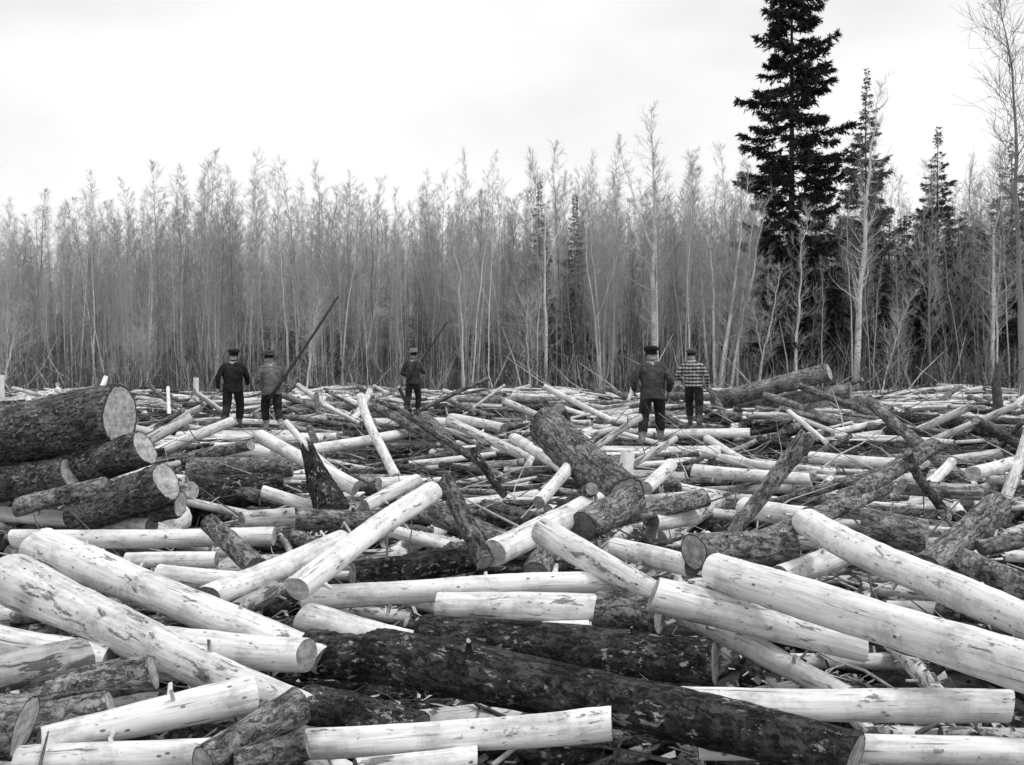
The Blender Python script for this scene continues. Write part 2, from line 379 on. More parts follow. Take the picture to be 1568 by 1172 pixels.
for it in range(40000):
    y = 2.6+36.6*rng.random()**(.8 if it % 2 else .5)
    x = rng.uniform(-1, 1)*(.60*y+2.5)
    spread = .85 if y < 14 else .62
    ang = rng.normal(0, spread) if rng.random() < .8 else rng.uniform(0, np.pi)
    late = it > 20000
    Ln = rng.uniform(.7, 1.5) if late and y < 18 else rng.uniform(1.0, 2.7)
    r = rng.uniform(.035, .085) if late else (rng.uniform(.055, .12) if rng.random() < .88 else rng.uniform(.12, .18))
    res = drop(x, y, ang, Ln, r)
    if res is None: continue
    cnt += 1
    A, B = res
    if rng.random() < .5: A, B = B, A
    zt = max(A[2], B[2])-(-.5+.32*np.clip((y-9)/8, 0, 1))    # deeper logs get more bark and darker tones: gap shade painted in
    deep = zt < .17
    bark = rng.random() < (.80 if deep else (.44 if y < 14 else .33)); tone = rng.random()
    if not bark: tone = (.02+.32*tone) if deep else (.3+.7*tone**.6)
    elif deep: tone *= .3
    if y < 9: sd, rg = 20, 12
    elif y < 15: sd, rg = 12, 6
    else: sd, rg = 8, 4
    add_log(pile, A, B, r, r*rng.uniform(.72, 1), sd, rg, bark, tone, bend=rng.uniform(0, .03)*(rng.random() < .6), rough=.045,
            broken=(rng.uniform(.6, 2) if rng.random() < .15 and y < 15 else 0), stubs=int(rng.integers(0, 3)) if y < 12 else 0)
print('filler logs', cnt)
def surf(x, y):
    ix, iy = idx(np.array([x]), np.array([y])); return H[ix, iy][0]
# logs thrown up at an angle out of the jam: lower end wedged in the pile
made = 0
for k in range(900):
    if made >= 95: break
    y = rng.uniform(9.5, 31); x = rng.uniform(-1, 1)*(.56*y)
    if any(abs(x/y-P[0]/P[1]) < .05 and y < P[1]+1.5 for P in standz): continue
    el = math.radians(rng.uniform(9, 30)); a = rng.uniform(0, 6.28); Ln = rng.uniform(1.1, 2.4); r = rng.uniform(.045, .10)
    d = np.array([math.cos(a)*math.cos(el), math.sin(a)*math.cos(el), math.sin(el)])
    A = np.array([x, y, surf(x, y)-.10]); B = A+d*Ln
    tt = np.linspace(0, 1, 12)[:, None]; c = A+(B-A)*tt; ix, iy = idx(c[:, 0], c[:, 1])
    if (H[ix, iy][3:] > c[3:, 2]).any(): continue
    if (cap[ix, iy] < -.12).any(): continue
    made += 1
    sd = 16 if y < 15 else 9
    bark = rng.random() < .5
    add_log(pile, B, A, r*.9, r, sd, 7, bark, rng.uniform(.4, 1), bend=rng.uniform(0, .03), rough=.045, stubs=int(rng.integers(0, 3)) if y < 14 else 0)
print('tilted', made)
for (P0, P1, r0, r1, k) in heroes:
    near = min(P0[1], P1[1]) < 13
    bark = k in 'bdsB'; tone = {'p': rng.uniform(.78, 1), 'q': .66, 'g': .3, 'b': rng.uniform(.45, .95), 'B': .4, 'd': .13, 's': 0}[k]
    Ln = np.linalg.norm(P1-P0)
    add_log(pile, P0, P1, r0, r1, (44 if bark else 32) if near else 14, int(8+Ln*14) if near else 7, bark, tone, bend=rng.uniform(.004, .018), rough=.04 if k != 's' else .12, broken=(2.5 if k == 's' else 0), te=1.0 if k == 'B' else (0 if k == 's' else None),
            stubs=int(Ln*rng.uniform(1, 4)) if near and k not in 'Bs' else 0)
for (A, B, r0, r1) in FOOT: add_log(pile, A, B, r0, r1, 12, 5, False, .9)
po = build(pile, 'log_pile', LOGM)
sm = np.zeros(len(po.data.polygons), dtype=np.int32); po.data.polygons.foreach_get('material_index', sm)
po.data.polygons.foreach_set('use_smooth', sm != 2)

# loose sticks, bark chips
st = Acc()
for k in range(2800):
    y = 3.5+32*rng.random()**.9; x = rng.uniform(-1, 1)*(.58*y+1)
    z = surf(x, y)+.01
    a = rng.uniform(0, np.pi); Ln = rng.uniform(.2, 1.5) if y > 8 else rng.uniform(.15, .6)
    el = abs(rng.normal(0, .25)); d = np.array([math.cos(a), math.sin(a), el])
    p = np.array([x, y, z]); pts = [p+d*Ln*t+rng.normal(0, .02, 3) for t in (0, .3, .6, 1)]
    r = rng.uniform(.004, .016); mt = 0 if rng.random() < .65 else 1
    tube(st, pts, [r, r*.9, r*.7, r*.3], 5, mt)
    if rng.random() < .4:
        e = d+rng.normal(0, .6, 3)*np.array([1, 1, .4]); tube(st, [pts[1], pts[1]+e*Ln*.3], [r*.6, r*.2], 4, mt)
build(st, 'loose_sticks', [simple_mat('dead_stick', .06, .16, 20), simple_mat('pale_stick', .35, .55, 20)])
ch = Acc()
for k in range(13000):
    y = 3.2+10*rng.random()**1.3; x = rng.uniform(-1, 1)*(.58*y+1)
    z = surf(x, y)+.006
    a = rng.uniform(0, np.pi); l = rng.uniform(.01, .05)*(2.4 if rng.random() < .12 else 1); w = rng.uniform(.006, .02)
    nrm = rng.normal(0, .3, 2); c, s = math.cos(a), math.sin(a)
    q = []
    for (dx, dy) in ((-l, -w*.6), (l*.8, -w), (l, w*.7), (-l*.7, w)):
        X_ = dx*c-dy*s; Y_ = dx*s+dy*c; q.append((x+X_, y+Y_, z+X_*nrm[0]+Y_*nrm[1]+rng.uniform(0, .01)))
    ch.add(q, q=[(0, 1, 2, 3)], qm=0 if rng.random() < .4 else 1)
build(ch, 'bark_chips', [simple_mat('pale_chip', .35, .6, 20), simple_mat('dark_chip', .05, .15, 20)], smooth=False)

# ---------------------------------------------------------------- trees
def bare_tree(Hh, r0, nb, spread=1.0, lean=(0, 0), twn=6, start=.25, tm=0, bm=1, sides=6, seed=0, blen=1.5, wav=.06, fork=0, tr_=1.0):
    R = np.random.default_rng(seed); acc = Acc()
    n = 16; t = np.linspace(0, 1, n)
    off = np.cumsum(R.normal(0, wav, (n, 2)), axis=0); off -= off[0]
    trunk = np.stack([lean[0]*Hh*t**1.3+off[:, 0]*t, lean[1]*Hh*t**1.3+off[:, 1]*t, Hh*t], -1)
    tube(acc, trunk, r0*(1-t*.97)**.95+.002, sides, tm)
    axes = [(trunk, start, nb, r0, 1.0)]
    for fk in range(fork):    # secondary leaders
        f = R.uniform(.2, .6); p = np.array([np.interp(f, t, trunk[:, k]) for k in range(3)]); a = R.uniform(0, 6.28)
        L2 = Hh*(1-f)*R.uniform(.6, .95); s_ = np.linspace(0, 1, 9)[:, None]
        pts = p+np.array([math.cos(a), math.sin(a), 0])*(L2*.32*s_**.8)+np.array([0, 0, L2])*s_+R.normal(0, .05, (9, 3))*s_
        rr = r0*(1-f)*.7; tube(acc, pts, rr*(1-s_[:, 0]*.93), 5, tm); axes.append((pts, .15, nb//3, rr, (1-f)))
    for (tr, st_, nbb, rr0, sc) in axes:
        tt = np.linspace(0, 1, len(tr))
        for b in range(nbb):
            f = st_+(1-st_)*(b+R.random())/nbb; f = min(f, .985)
            p = np.array([np.interp(f, tt, tr[:, k]) for k in range(3)])
            a = R.uniform(0, 6.283); up = R.uniform(.3, 1.5)
            g0 = (f-st_)/(1-st_)
            Ln = blen*spread*sc*(1-.72*g0)*(.55+.45*min(1, g0*5))*R.uniform(.35, 1.15)
            d = np.array([math.cos(a), math.sin(a), up]); d /= np.linalg.norm(d)
            m = 6; pts = [p]; dd = d.copy()
            for k in range(m-1):
                dd = dd+R.normal(0, .2, 3)+np.array([0, 0, .10]); dd /= np.linalg.norm(dd); pts.append(pts[-1]+dd*Ln/(m-1))
            pts = np.array(pts); rb = max(.0045*tr_, rr0*(1-f)*.3*min(1, Ln))
            tube(acc, pts, np.linspace(rb, .0025*tr_, m), 3, tm if rb > .014 else bm)
            for w in range(twn):
                g = R.uniform(.12, 1)*(m-1); gi = min(m-2, int(g)); q = pts[gi]+(pts[gi+1]-pts[gi])*(g-gi)
                dl = pts[gi+1]-pts[gi]; dl /= np.linalg.norm(dl)
                e = dl*.8+R.normal(0, .5, 3)+np.array([0, 0, .3]); e /= np.linalg.norm(e)
                l = Ln*R.uniform(.15, .5)+.10
                q2 = q+e*l*.5; e2 = e+R.normal(0, .25, 3)+np.array([0, 0, .2]); q3 = q2+e2*l*.5
                tube(acc, [q, q2, q3], [.0036*tr_, .003*tr_, .0018*tr_], 3, bm)
                if R.random() < .75:
                    e3 = e+R.normal(0, .5, 3); tube(acc, [q2, q2+e3*l*.55], [.003*tr_, .0018*tr_], 3, bm)
    return acc
def spruce(Hh, width, seed, dens=1.0, column=.5, blade=.15, trunk_r=.16, low=.06, gap=.25, pw=.9, step=1.0):
    R = np.random.default_rng(seed); acc = Acc()
    t = np.linspace(0, 1, 10); tube(acc, np.stack([.05*np.sin(5*t), .05*np.cos(4*t), Hh*t], -1), trunk_r*(1-.97*t), 7, 1)
    z = low*Hh
    while z < Hh*.99:
        f = z/Hh
        prof = width*min(1.0, ((1-f)/column)**pw)*R.uniform(.72, 1.12)
        nb = int(R.integers(4, 7)); sect = R.uniform(0, 6.28)
        for b in range(nb):
            if R.random() < gap*.6: continue
            a = sect+b*6.283/nb+R.normal(0, .3)
            Ln = max(.10, prof*R.uniform(.45, 1.2)); z1 = z+R.uniform(-.14, .14)*step*min(1, Hh/14)
            n = 6; s = np.linspace(0, 1, n)
            droop = R.uniform(.05, .45)*(1 if f < .85 else -.6)
            zz = z1-Ln*droop*s+Ln*.25*s**3
            ca, sa = math.cos(a), math.sin(a)
            pts = np.stack([ca*Ln*s, sa*Ln*s, zz], -1)
            tube(acc, pts, np.linspace(.02, .005, n)*min(1, Ln), 3, 1)
            nt_ = max(5, int(22*Ln*dens)); k1 = min(1, .25+Ln/1.1)
            g = R.uniform(.2, 1, nt_)**.8
            P = np.stack([np.interp(g, s, pts[:, k]) for k in range(3)], -1)
            side = R.choice([-1, 1], nt_)
            tl = (.34*Ln*(1-g)+.15*k1)*R.uniform(.6, 1.2, nt_)
            ta = a+side*R.uniform(.5, 1.1, nt_)
            TD = np.stack([np.cos(ta), np.sin(ta), R.normal(-.25, .3, nt_)], -1)
            nb2 = max(3, int(7*dens))
            h = R.uniform(0, 1, (nt_, nb2))
            B = P[:, None, :]+TD[:, None, :]*(tl[:, None]*h)[..., None]
            D = TD[:, None, :]+R.normal(0, .55, (nt_, nb2, 3)); D /= np.linalg.norm(D, axis=-1)[..., None]
            W = np.cross(D, R.normal(0, 1, (nt_, nb2, 3))); W /= np.linalg.norm(W, axis=-1)[..., None]+1e-6
            l = blade*k1*R.uniform(.5, 1.3, (nt_, nb2, 1)); w = l*.17
            V = np.stack([B-W*w, B+W*w, B+D*l], -2).reshape(-1, 3)
            acc.add(V, t=np.arange(len(V)).reshape(-1, 3), tm=0)
        z += R.uniform(.16, .36)*(1.0 if f < .9 else .6)*max(.55, Hh/14)*step
    return acc
def place(ob, x, y, rot=0, sc=1, zoff=-.05, tilt=(0, 0)):
    ob.location = (x, y, float(ground_h(x, y))+zoff); ob.rotation_euler = (tilt[0], tilt[1], rot); ob.scale = (sc, sc, sc)

# distant forest mass (one parent, instanced meshes)
forest = bpy.data.objects.new('distant_forest', None); scene.collection.objects.link(forest)
vars_ = []
for k in range(13):
    pale = k >= 10
    a = bare_tree(10.5, .024+.018*rng.random()+.012*pale, 66, spread=.72+.3*rng.random(), twn=9, start=.12+.25*rng.random(), seed=100+k, lean=(rng.normal(0, .035), rng.normal(0, .035)), sides=4, wav=.06, fork=int(k % 3 == 0))
    vars_.append(build(a, 'aspen', [M_BIRCH if pale else M_ASPEN, M_TWIG], link=False).data)
under = [build(spruce(5.5, 1.0, 300+k, dens=1.0, column=.95, blade=.16, trunk_r=.06, gap=.3, pw=1.0), 'young_spruce', [M_NEEDLE2, M_SBARK], link=False).data for k in range(4)]
def addinst(me, x, y, sc, zs=1, tilt=0):
    o = bpy.data.objects.new('tree', me); scene.collection.objects.link(o); o.parent = forest
    place(o, x, y, rng.uniform(0, 6.28), sc, tilt=(rng.normal(0, tilt), rng.normal(0, tilt))); o.scale = (sc*rng.uniform(.8, 1.3), sc*rng.uniform(.8, 1.3), sc*zs)
for (ya, yb, cntt) in ((38.8, 50, 600), (50, 70, 1100), (70, 115, 1000)):
    for k in range(cntt):
        y = rng.uniform(ya, yb); x = rng.uniform(-1, 1)*(.56*y+5)
        Hx = np.interp(x/y*45, [-25, -20, -12, -5, 0, 6, 11, 25], [7.8, 8.4, 8.9, 9.2, 8.9, 9.9, 9.6, 9.8])*np.interp(y, [38, 60], [.97, 1.06])
        Hx *= rng.uniform(.5, 1.0) if rng.random() < .92 else rng.uniform(1, 1.14)
        if x/y > .26 and rng.random() < .4: continue
        v_ = rng.integers(10) if rng.random() > (.16 if y < 50 else .04) else 10+rng.integers(3)
        addinst(vars_[v_], x, y, Hx/10.5, tilt=.03)
for k in range(330):
    y = rng.uniform(50, 115); x = rng.uniform(-1, 1)*(.56*y+5)
    addinst(under[rng.integers(4)], x, y, rng.uniform(.4, .95))
for k in range(170):
    y = rng.uniform(44, 75); x = y*rng.uniform(.27, .62)
    addinst(under[rng.integers(4)], x, y, rng.uniform(.8, 1.55))

def put(acc, name, mats, u, d, **kw):
    o = build(acc, name, mats); x = (u-784)/F*d
    place(o, x, d, **kw); return o
SP = [M_NEEDLE2, M_SBARK]
put(spruce(19.5, 2.0, 11, dens=1.4, column=.40, blade=.19, trunk_r=.2, low=.05, gap=.2, pw=.6, step=.72), 'spruce_tree', [M_NEEDLE, M_SBARK], 1208, 41)
put(spruce(14.3, 2.2, 12, dens=1.4, column=.8, blade=.16, trunk_r=.13, gap=.15, step=.75), 'spruce_tree', SP, 1322, 45)
put(spruce(11.8, 1.9, 13, dens=1.3, column=.8, blade=.16, trunk_r=.12, gap=.2, step=.85), 'spruce_tree', SP, 1432, 46)
put(spruce(11.4, 2.0, 14, dens=1.3, column=.8, blade=.16, trunk_r=.12, gap=.2, step=.85), 'spruce_tree', SP, 1545, 45)
put(spruce(9.4, 1.3, 15, dens=1.5, column=.9, blade=.15, trunk_r=.08, gap=.1, pw=1.0, step=.8), 'spruce_tree', SP, 826, 46)
put(spruce(8.8, 1.3, 16, dens=1.5, column=.9, blade=.15, trunk_r=.08, gap=.1, pw=1.0, step=.8), 'spruce_tree', SP, 880, 47)
ND = [M_NEEDLE, M_SBARK]
put(spruce(7.5, 1.8, 17, dens=1.2, column=.95, blade=.17, trunk_r=.1, gap=.15), 'spruce_tree', ND, 1262, 43)
put(spruce(6.5, 1.6, 18, dens=1.2, column=.95, blade=.17, trunk_r=.1, gap=.2), 'spruce_tree', ND, 1400, 44)
put(spruce(7.0, 1.8, 19, dens=1.2, column=.95, blade=.17, trunk_r=.1, gap=.2), 'spruce_tree', ND, 1500, 43)
put(spruce(6.0, 1.7, 20, dens=1.2, column=.95, blade=.17, trunk_r=.1, gap=.2), 'spruce_tree', ND, 1345, 43)
# birches
BT = [ # u, d, H, r, lean, seed, spread
 (1003,39.5,11.3,.13,(.005,0),21,1.0), (1312,39,12.0,.15,(.01,0),22,1.1), (1103,39,8.8,.095,(.13,0),23,.9), (1110,39.3,7.8,.085,(.26,0),24,.8),
 (1096,39.2,7.0,.08,(-.10,0),25,.8), (1120,38.8,6.5,.07,(.12,.05),26,.7), (835,39.5,8.8,.075,(.0,0),27,.7), (925,40,8.6,.07,(-.01,0),28,.8),
 (1520,39,9.5,.08,(-.02,0),29,1.1), (1425,40,9.3,.07,(.01,0),30,.9), (225,39.3,6.6,.06,(.0,0),31,.7), (812,38.5,3.6,.05,(-.04,0),32,1.2),
 (0,36,3.6,.05,(.25,0),33,.9), (468,37.5,4.3,.045,(.03,0),34,.6), (1218,38.6,7.5,.07,(-.01,0),35,.7), (1160,38.6,5.0,.06,(.16,0),36,.8),
 (1566,30,13.0,.11,(-.01,0),37,2.1), (1350,38,4.0,.04,(.35,0),38,.8), (215,38.4,2.3,.035,(.1,0),39,1.1), (575,40,7.6,.05,(0,0),40,.7),
 (1085,39.5,6.0,.06,(-.03,0),41,.7), (1128,39.1,7.4,.08,(.05,0),42,.7), (710,39.5,7.0,.05,(.02,0),43,.8), (330,39.4,6.4,.045,(-.03,0),44,.8)]
for (u, d, hh, r, ln, sd, sp) in BT:
    big = sp > 1.5
    a = bare_tree(hh, r, int(42+hh*3), spread=sp, lean=ln, twn=9, start=.2 if not big else .3, seed=sd, sides=8, blen=1.8, bm=1, wav=.09, fork=1 if sd % 3 == 0 else 0, tr_=1.5 if big else 1.15)
    put(a, 'birch_tree', [M_BIRCH if not big and sd not in (30, 40, 28) else M_ASPEN, M_PALE if not big else M_DTWIG], u, d)

# dead snag among the logs at the right
sg = Acc(); P, _ = at_d(1526, 655, 24)
tube(sg, [P+[0, 0, -.3], P+[.03, 0, .5], P+[-.03, 0, 1.0], P+[.02, 0, 1.45], P+[.05, 0, 1.62]], [.14, .12, .11, .08, .02], 9, 0)
tube(sg, [P+[-.35, -.05, 1.02], P+[0, 0, 1.12], P+[.3, -.05, 1.25], P+[.6, -.1, 1.45]], [.02, .05, .035, .012], 6, 0)
build(sg, 'dead_snag', [M_SBARK])

# brush along the bank
br = Acc()
for k in range(620):
    y = rng.uniform(37.0, 42); x = rng.uniform(-27, 27); g = float(ground_h(x, y))
    for s in range(rng.integers(3, 8)):
        a = rng.uniform(0, 6.28); tl = abs(rng.normal(0, .45)); Ln = rng.uniform(.5, 2.4)
        d = np.array([math.cos(a)*tl, math.sin(a)*tl, 1]); d /= np.linalg.norm(d)
        p = np.array([x+rng.normal(0, .15), y+rng.normal(0, .15), g]); mt = int(rng.random() < .3)
        pts = [p, p+d*Ln*.5, p+d*Ln+np.array([0, 0, -.1*Ln*tl])]; tube(br, pts, [.010, .007, .003], 3, mt)
        for q in range(5):
            c = p+d*Ln*rng.uniform(.3, .9); e = d+rng.normal(0, .5, 3); tube(br, [c, c+e*Ln*.28], [.005, .002], 3, mt)
for k in range(40):   # leaning dead poles
    x = rng.uniform(-22, 22); y = rng.uniform(37, 40); g = float(ground_h(x, y)); Ln = rng.uniform(1.0, 3.4); a = rng.choice([-1, 1])*rng.uniform(.15, 1.1)
    p = np.array([x, y, g]); e = np.array([math.sin(a), rng.normal(0, .2), math.cos(a)])
    tube(br, [p, p+e*Ln*.5+rng.normal(0, .06, 3), p+e*Ln], [.034, .026, .01], 5, 1)
build(br, 'brush', [M_DTWIG, M_PALE])

# ---------------------------------------------------------------- men
def cloth(name, lo, hi, stripes=False):
    m, nt, b = newmat(name, .95)
    tc = nt.nodes.new('ShaderNodeTexCoord').outputs['Object']
    n1 = noise(nt, tc, 14, 5, .7); c = math_(nt, 'MULTIPLY', maprange(nt, n1, .3, .7, lo, hi), maprange(nt, noise(nt, tc, 4, 3), .35, .65, .7, 1.3))
    if stripes:
        sx = nt.nodes.new('ShaderNodeSeparateXYZ'); L(nt, tc, sx.inputs[0])
        s = math_(nt, 'SINE', math_(nt, 'MULTIPLY', math_(nt, 'ADD', sx.outputs[2], math_(nt, 'MULTIPLY', noise(nt, tc, 5, 2), .05)), 6.283/.075))
        s2 = math_(nt, 'SINE', math_(nt, 'MULTIPLY', sx.outputs[0], 6.283/.07))
        c = mixf(nt, maprange(nt, math_(nt, 'ADD', s, math_(nt, 'MULTIPLY', s2, .45)), -.4, .4, 0, 1), .03, .42)
    L(nt, c, b.inputs['Base Color']); bump(nt, noise(nt, tc, 9, 3), b, 1.0, .06)
    return m
M_SKIN = cloth('skin', .28, .34); M_HAIR = cloth('dark_hair', .02, .04); M_BOOT = cloth('leather_boots', .05, .12)
M_PANT = cloth('dark_trousers', .018, .04)
def skin_mesh(name, verts, edges, radii, root=0, sub=2):
    me = bpy.data.meshes.new(name); me.from_pydata([tuple(v) for v in verts], edges, [])
    ob = bpy.data.objects.new(name, me); scene.collection.objects.link(ob)
    md = ob.modifiers.new('skin', 'SKIN'); md.use_smooth_shade = True
    for i, r in enumerate(radii):
        d = me.skin_vertices[0].data[i]; d.radius = r if isinstance(r, tuple) else (r, r); d.use_root = (i == root)
    sb = ob.modifiers.new('sub', 'SUBSURF'); sb.levels = sub; sb.render_levels = sub
    dg = bpy.context.evaluated_depsgraph_get()
    m2 = bpy.data.meshes.new_from_object(ob.evaluated_get(dg))
    bpy.data.objects.remove(ob); 
    o2 = bpy.data.objects.new(name, m2); scene.collection.objects.link(o2)
    return o2
def man(P, yaw, coat, hatm, legs, arms, lean=(0, 0), hat='fedora', Hs=1.0, wide=1.1, pant=M_PANT, boot=M_BOOT, pole=None, braces=False, hem=.84):
    root = bpy.data.objects.new('log_driver_man', None); scene.collection.objects.link(root)
    lx, ly = lean
    def T(x, y, z):   # lean the upper body
        k = max(0, z-.95); return (x+lx*k, y+ly*k, z)
    V = [T(0, 0, .97), T(0, .0, 1.10), T(0, 0, 1.30), T(0, -.01, 1.43), T(0, .0, 1.52), T(0, .02, 1.60), T(0, .025, 1.68)]
    Rr = [(.15, .115), (.145, .11), (.165, .12), (.10, .08), (.055, .055), (.075, .085), (.07, .08)]
    E = [(0, 1), (1, 2), (2, 3), (3, 4), (4, 5), (5, 6)]; tags = ['t']*4+['h']*3
    def add(v, r, p, tg): V.append(v); Rr.append(r); E.append((p, len(V)-1)); tags.append(tg); return len(V)-1
    hands = []
    for sgn, (el, wr) in zip((-1, 1), arms):
        s = add(T(sgn*.175, -.01, 1.385), .070, 3, 't')
        sh = Vector((sgn*.175, -.01, 1.385)); e_ = Vector((sgn*el[0], el[1], el[2])); w_ = Vector((sgn*wr[0], wr[1], wr[2]))
        mi = add(T(*(sh.lerp(e_, .5))), .064, s, 't')
        e = add(T(*e_), .056, mi, 't'); m2 = add(T(*(e_.lerp(w_, .5))), .050, e, 't'); w = add(T(*w_), .038, m2, 't')
        hands.append((Vector(T(*w_)), (Vector(T(*w_))-Vector(T(*e_))).normalized(), sgn))
    for sgn, (kn, an) in zip((-1, 1), legs):
        h = add((sgn*.09, 0, .90), .105, 0, 'l'); kk = Vector((sgn*kn[0], kn[1], kn[2])); aa = Vector((sgn*an[0], an[1], an[2]))
        th = add(tuple(Vector((sgn*.09, 0, .90)).lerp(kk, .5)), .10, h, 'l'); k = add(tuple(kk), .083, th, 'l')
        cf = add(tuple(kk.lerp(aa, .4)), .080, k, 'l'); c2 = add(tuple(kk.lerp(aa, .66)), .076, cf, 'l'); c3 = add(tuple(kk.lerp(aa, .76)), .052, c2, 'b'); a = add(tuple(aa), .050, c3, 'b')
        b = add((aa.x+sgn*.02, aa.y+.09, aa.z-.045), .046, a, 'b'); add((aa.x+sgn*.035, aa.y+.19, aa.z-.055), .036, b, 'b')
        add((aa.x, aa.y-.05, aa.z-.05), .040, a, 'b')
    body = skin_mesh('body', V, E, Rr)
    me = body.data
    for m in (coat, pant, boot, M_SKIN): me.materials.append(m)
    segs = [(np.array(V[a]), np.array(V[b]), tags[b]) for a, b in E]
    mp = {'t': 0, 'l': 1, 'b': 2, 'h': 3}
    for p in me.polygons:
        c = np.array(p.center); best = 9; tg = 't'
        for A, B, t_ in segs:
            d = B-A; k = np.clip(np.dot(c-A, d)/np.dot(d, d), 0, 1); q = np.linalg.norm(c-A-d*k)
            if q < best: best = q; tg = t_
        p.material_index = mp[tg]; p.use_smooth = True
    kids = [body]
    ja = Acc(); zs = [hem, hem+.015, .96, 1.06, 1.20, 1.31, 1.385, 1.435, 1.475, 1.53, 1.525]
    rx = [.180, .184, .178, .170, .187, .200, .187, .137, .085, .073, .06]; ry = [.140, .144, .137, .130, .140, .144, .125, .105, .085, .08, .06]
    th = np.linspace(0, 2*np.pi, 28, endpoint=False)
    rings = []
    for z, a, b in zip(zs, rx, ry):
        w = 1+.03*np.sin(th*5+z*13)+.02*np.sin(th*9+z*7)*(1 if z < 1.4 else 0)
        rings.append(np.array([T(math.cos(t)*a*q, math.sin(t)*b*q-.005, z+(.012*math.sin(3*t) if z < hem+.04 else 0)) for t, q in zip(th, w)]))
    Vv = np.concatenate(rings); i = np.arange(len(zs)-1)[:, None]*28; j = np.arange(28)[None, :]; j2 = (j+1) % 28
    ja.add(Vv, q=np.stack([i+j, i+j2, i+28+j2, i+28+j], -1).reshape(-1, 4)); o = build(ja, 'jacket', [coat]); kids.append(o)
    # head: skull, jaw, nose, ears, hair cap
    hc = np.array(T(0, .03, 1.635)); ha = Acc()
    la = np.linspace(-np.pi/2, np.pi/2, 14); lo = np.linspace(0, 2*np.pi, 20, endpoint=False)
    P_ = []
    for a in la:
        for b in lo:
            x, y, z = math.cos(a)*math.cos(b)*.078, math.cos(a)*math.sin(b)*.098, math.sin(a)*.120
            if z < -.02: x *= 1+z*2.2; y = y*(1+z*1.0)+(.012 if y > 0 else .02)
            if y > .07 and abs(z+.012) < .03 and abs(x) < .03: y += .018     # nose
            if y > .06 and abs(z-.02) < .012 and .015 < abs(x) < .045: y -= .008  # eye sockets
            if y > .06 and abs(z+.055) < .010 and abs(x) < .03: y += .005   # lips
            P_.append(hc+np.array([x, y, z]))
    i = np.arange(13)[:, None]*20; j = np.arange(20)[None, :]; j2 = (j+1) % 20
    q = np.stack([i+j, i+j2, i+20+j2, i+20+j], -1).reshape(-1, 4); P_ = np.array(P_)
    fc = P_[q].mean(1)-hc; hairm = ((fc[:, 1] < .0) & (fc[:, 2] > -.045)) | (fc[:, 2] > .07)
    ha.add(P_, q=q[~hairm], qm=0); ha.add(hc+(P_-hc)*1.04, q=q[hairm], qm=1)
    for sg in (-1, 1):
        e = hc+np.array([sg*.08, .0, -.005]); tube(ha, [e+[0, -.012, -.03], e+[sg*.012, -.006, 0], e+[0, 0, .03]], [.009, .016, .012], 6, 0, cap=True)
    o = build(ha, 'head', [M_SKIN, M_HAIR]); kids.append(o)
    # hat
    hb = Acc(); bz = hc[2]+.045
    if hat == 'fedora': prof = [(.150, -.004), (.152, .0), (.100, .006), (.099, .03), (.094, .075), (.078, .098), (.04, .092), (.001, .085)]
    else: prof = [(.098, -.012), (.103, .0), (.108, .03), (.106, .055), (.08, .08), (.03, .088), (.001, .088)]
    rings = []
    for r, z in prof:
        rings.append(np.array([[hc[0]+math.cos(t)*r, hc[1]+math.sin(t)*r*1.18, bz+z+(.03*abs(math.cos(t))**2*(r-.1)/.05*.6 if r > .12 else 0)] for t in th]))
    Vv = np.concatenate(rings); i = np.arange(len(prof)-1)[:, None]*28; j = np.arange(28)[None, :]; j2 = (j+1) % 28
    hb.add(Vv, q=np.stack([i+j, i+j2, i+28+j2, i+28+j], -1).reshape(-1, 4))
    if hat != 'fedora':
        pk = [[hc[0]+x, hc[1]+.09+y, bz+z] for x, y, z in ((-.07, 0, 0), (.07, 0, 0), (.055, .06, -.012), (-.055, .06, -.012), (-.07, 0, -.006), (.07, 0, -.006), (.055, .06, -.02), (-.055, .06, -.02))]
        hb.add(pk, q=[(0, 1, 2, 3), (7, 6, 5, 4), (0, 3, 7, 4), (1, 5, 6, 2), (2, 6, 7, 3)])
    o = build(hb, 'hat', [hatm]); kids.append(o)
    # hands
    hd = Acc()
    for (w, d, sgn) in hands:
        up = Vector((0, 1, 0)) if abs(d.y) < .8 else Vector((0, 0, 1))
        fwd = (up-d*up.dot(d)).normalized(); nrm = d.cross(fwd).normalized()*sgn
        w_ = np.array(w); D = np.array(d); Fd = np.array(fwd); Nn = np.array(nrm)
        for k in range(4):   # palm made of four metacarpal tubes that merge
            o_ = (k-1.5)*.019; tube(hd, [w_+Fd*o_*.6, w_+D*.04+Fd*o_, w_+D*.09+Fd*o_], [.017, .0165, .0125], 7, 0, cap=True)
            fl = (.062, .074, .079, .068)[k]; b = w_+D*.088+Fd*o_
            p1 = b+D*fl*.45-Nn*fl*.10; p2 = p1+D*fl*.3-Nn*fl*.25; p3 = p2+D*fl*.12-Nn*fl*.3
            tube(hd, [b, p1, p2, p3], [.0095, .009, .008, .006], 7, 0, cap=True)
        b = w_+D*.03+Fd*.026; tube(hd, [b, b+D*.025+Fd*.022, b+D*.055+Fd*.026-Nn*.012], [.012, .0105, .007], 7, 0, cap=True)
    o = build(hd, 'hands', [M_SKIN]); kids.append(o)
    if braces:
        ba = Acc()
        for sg in (-1, 1):
            tube(ba, [np.array(T(sg*.03, -.142, 1.08)), np.array(T(sg*.06, -.152, 1.25)), np.array(T(sg*.10, -.145, 1.36)), np.array(T(sg*.12, -.06, 1.43))], [.015]*4, 6)
        o = build(ba, 'suspenders', [M_PANT]); kids.append(o)
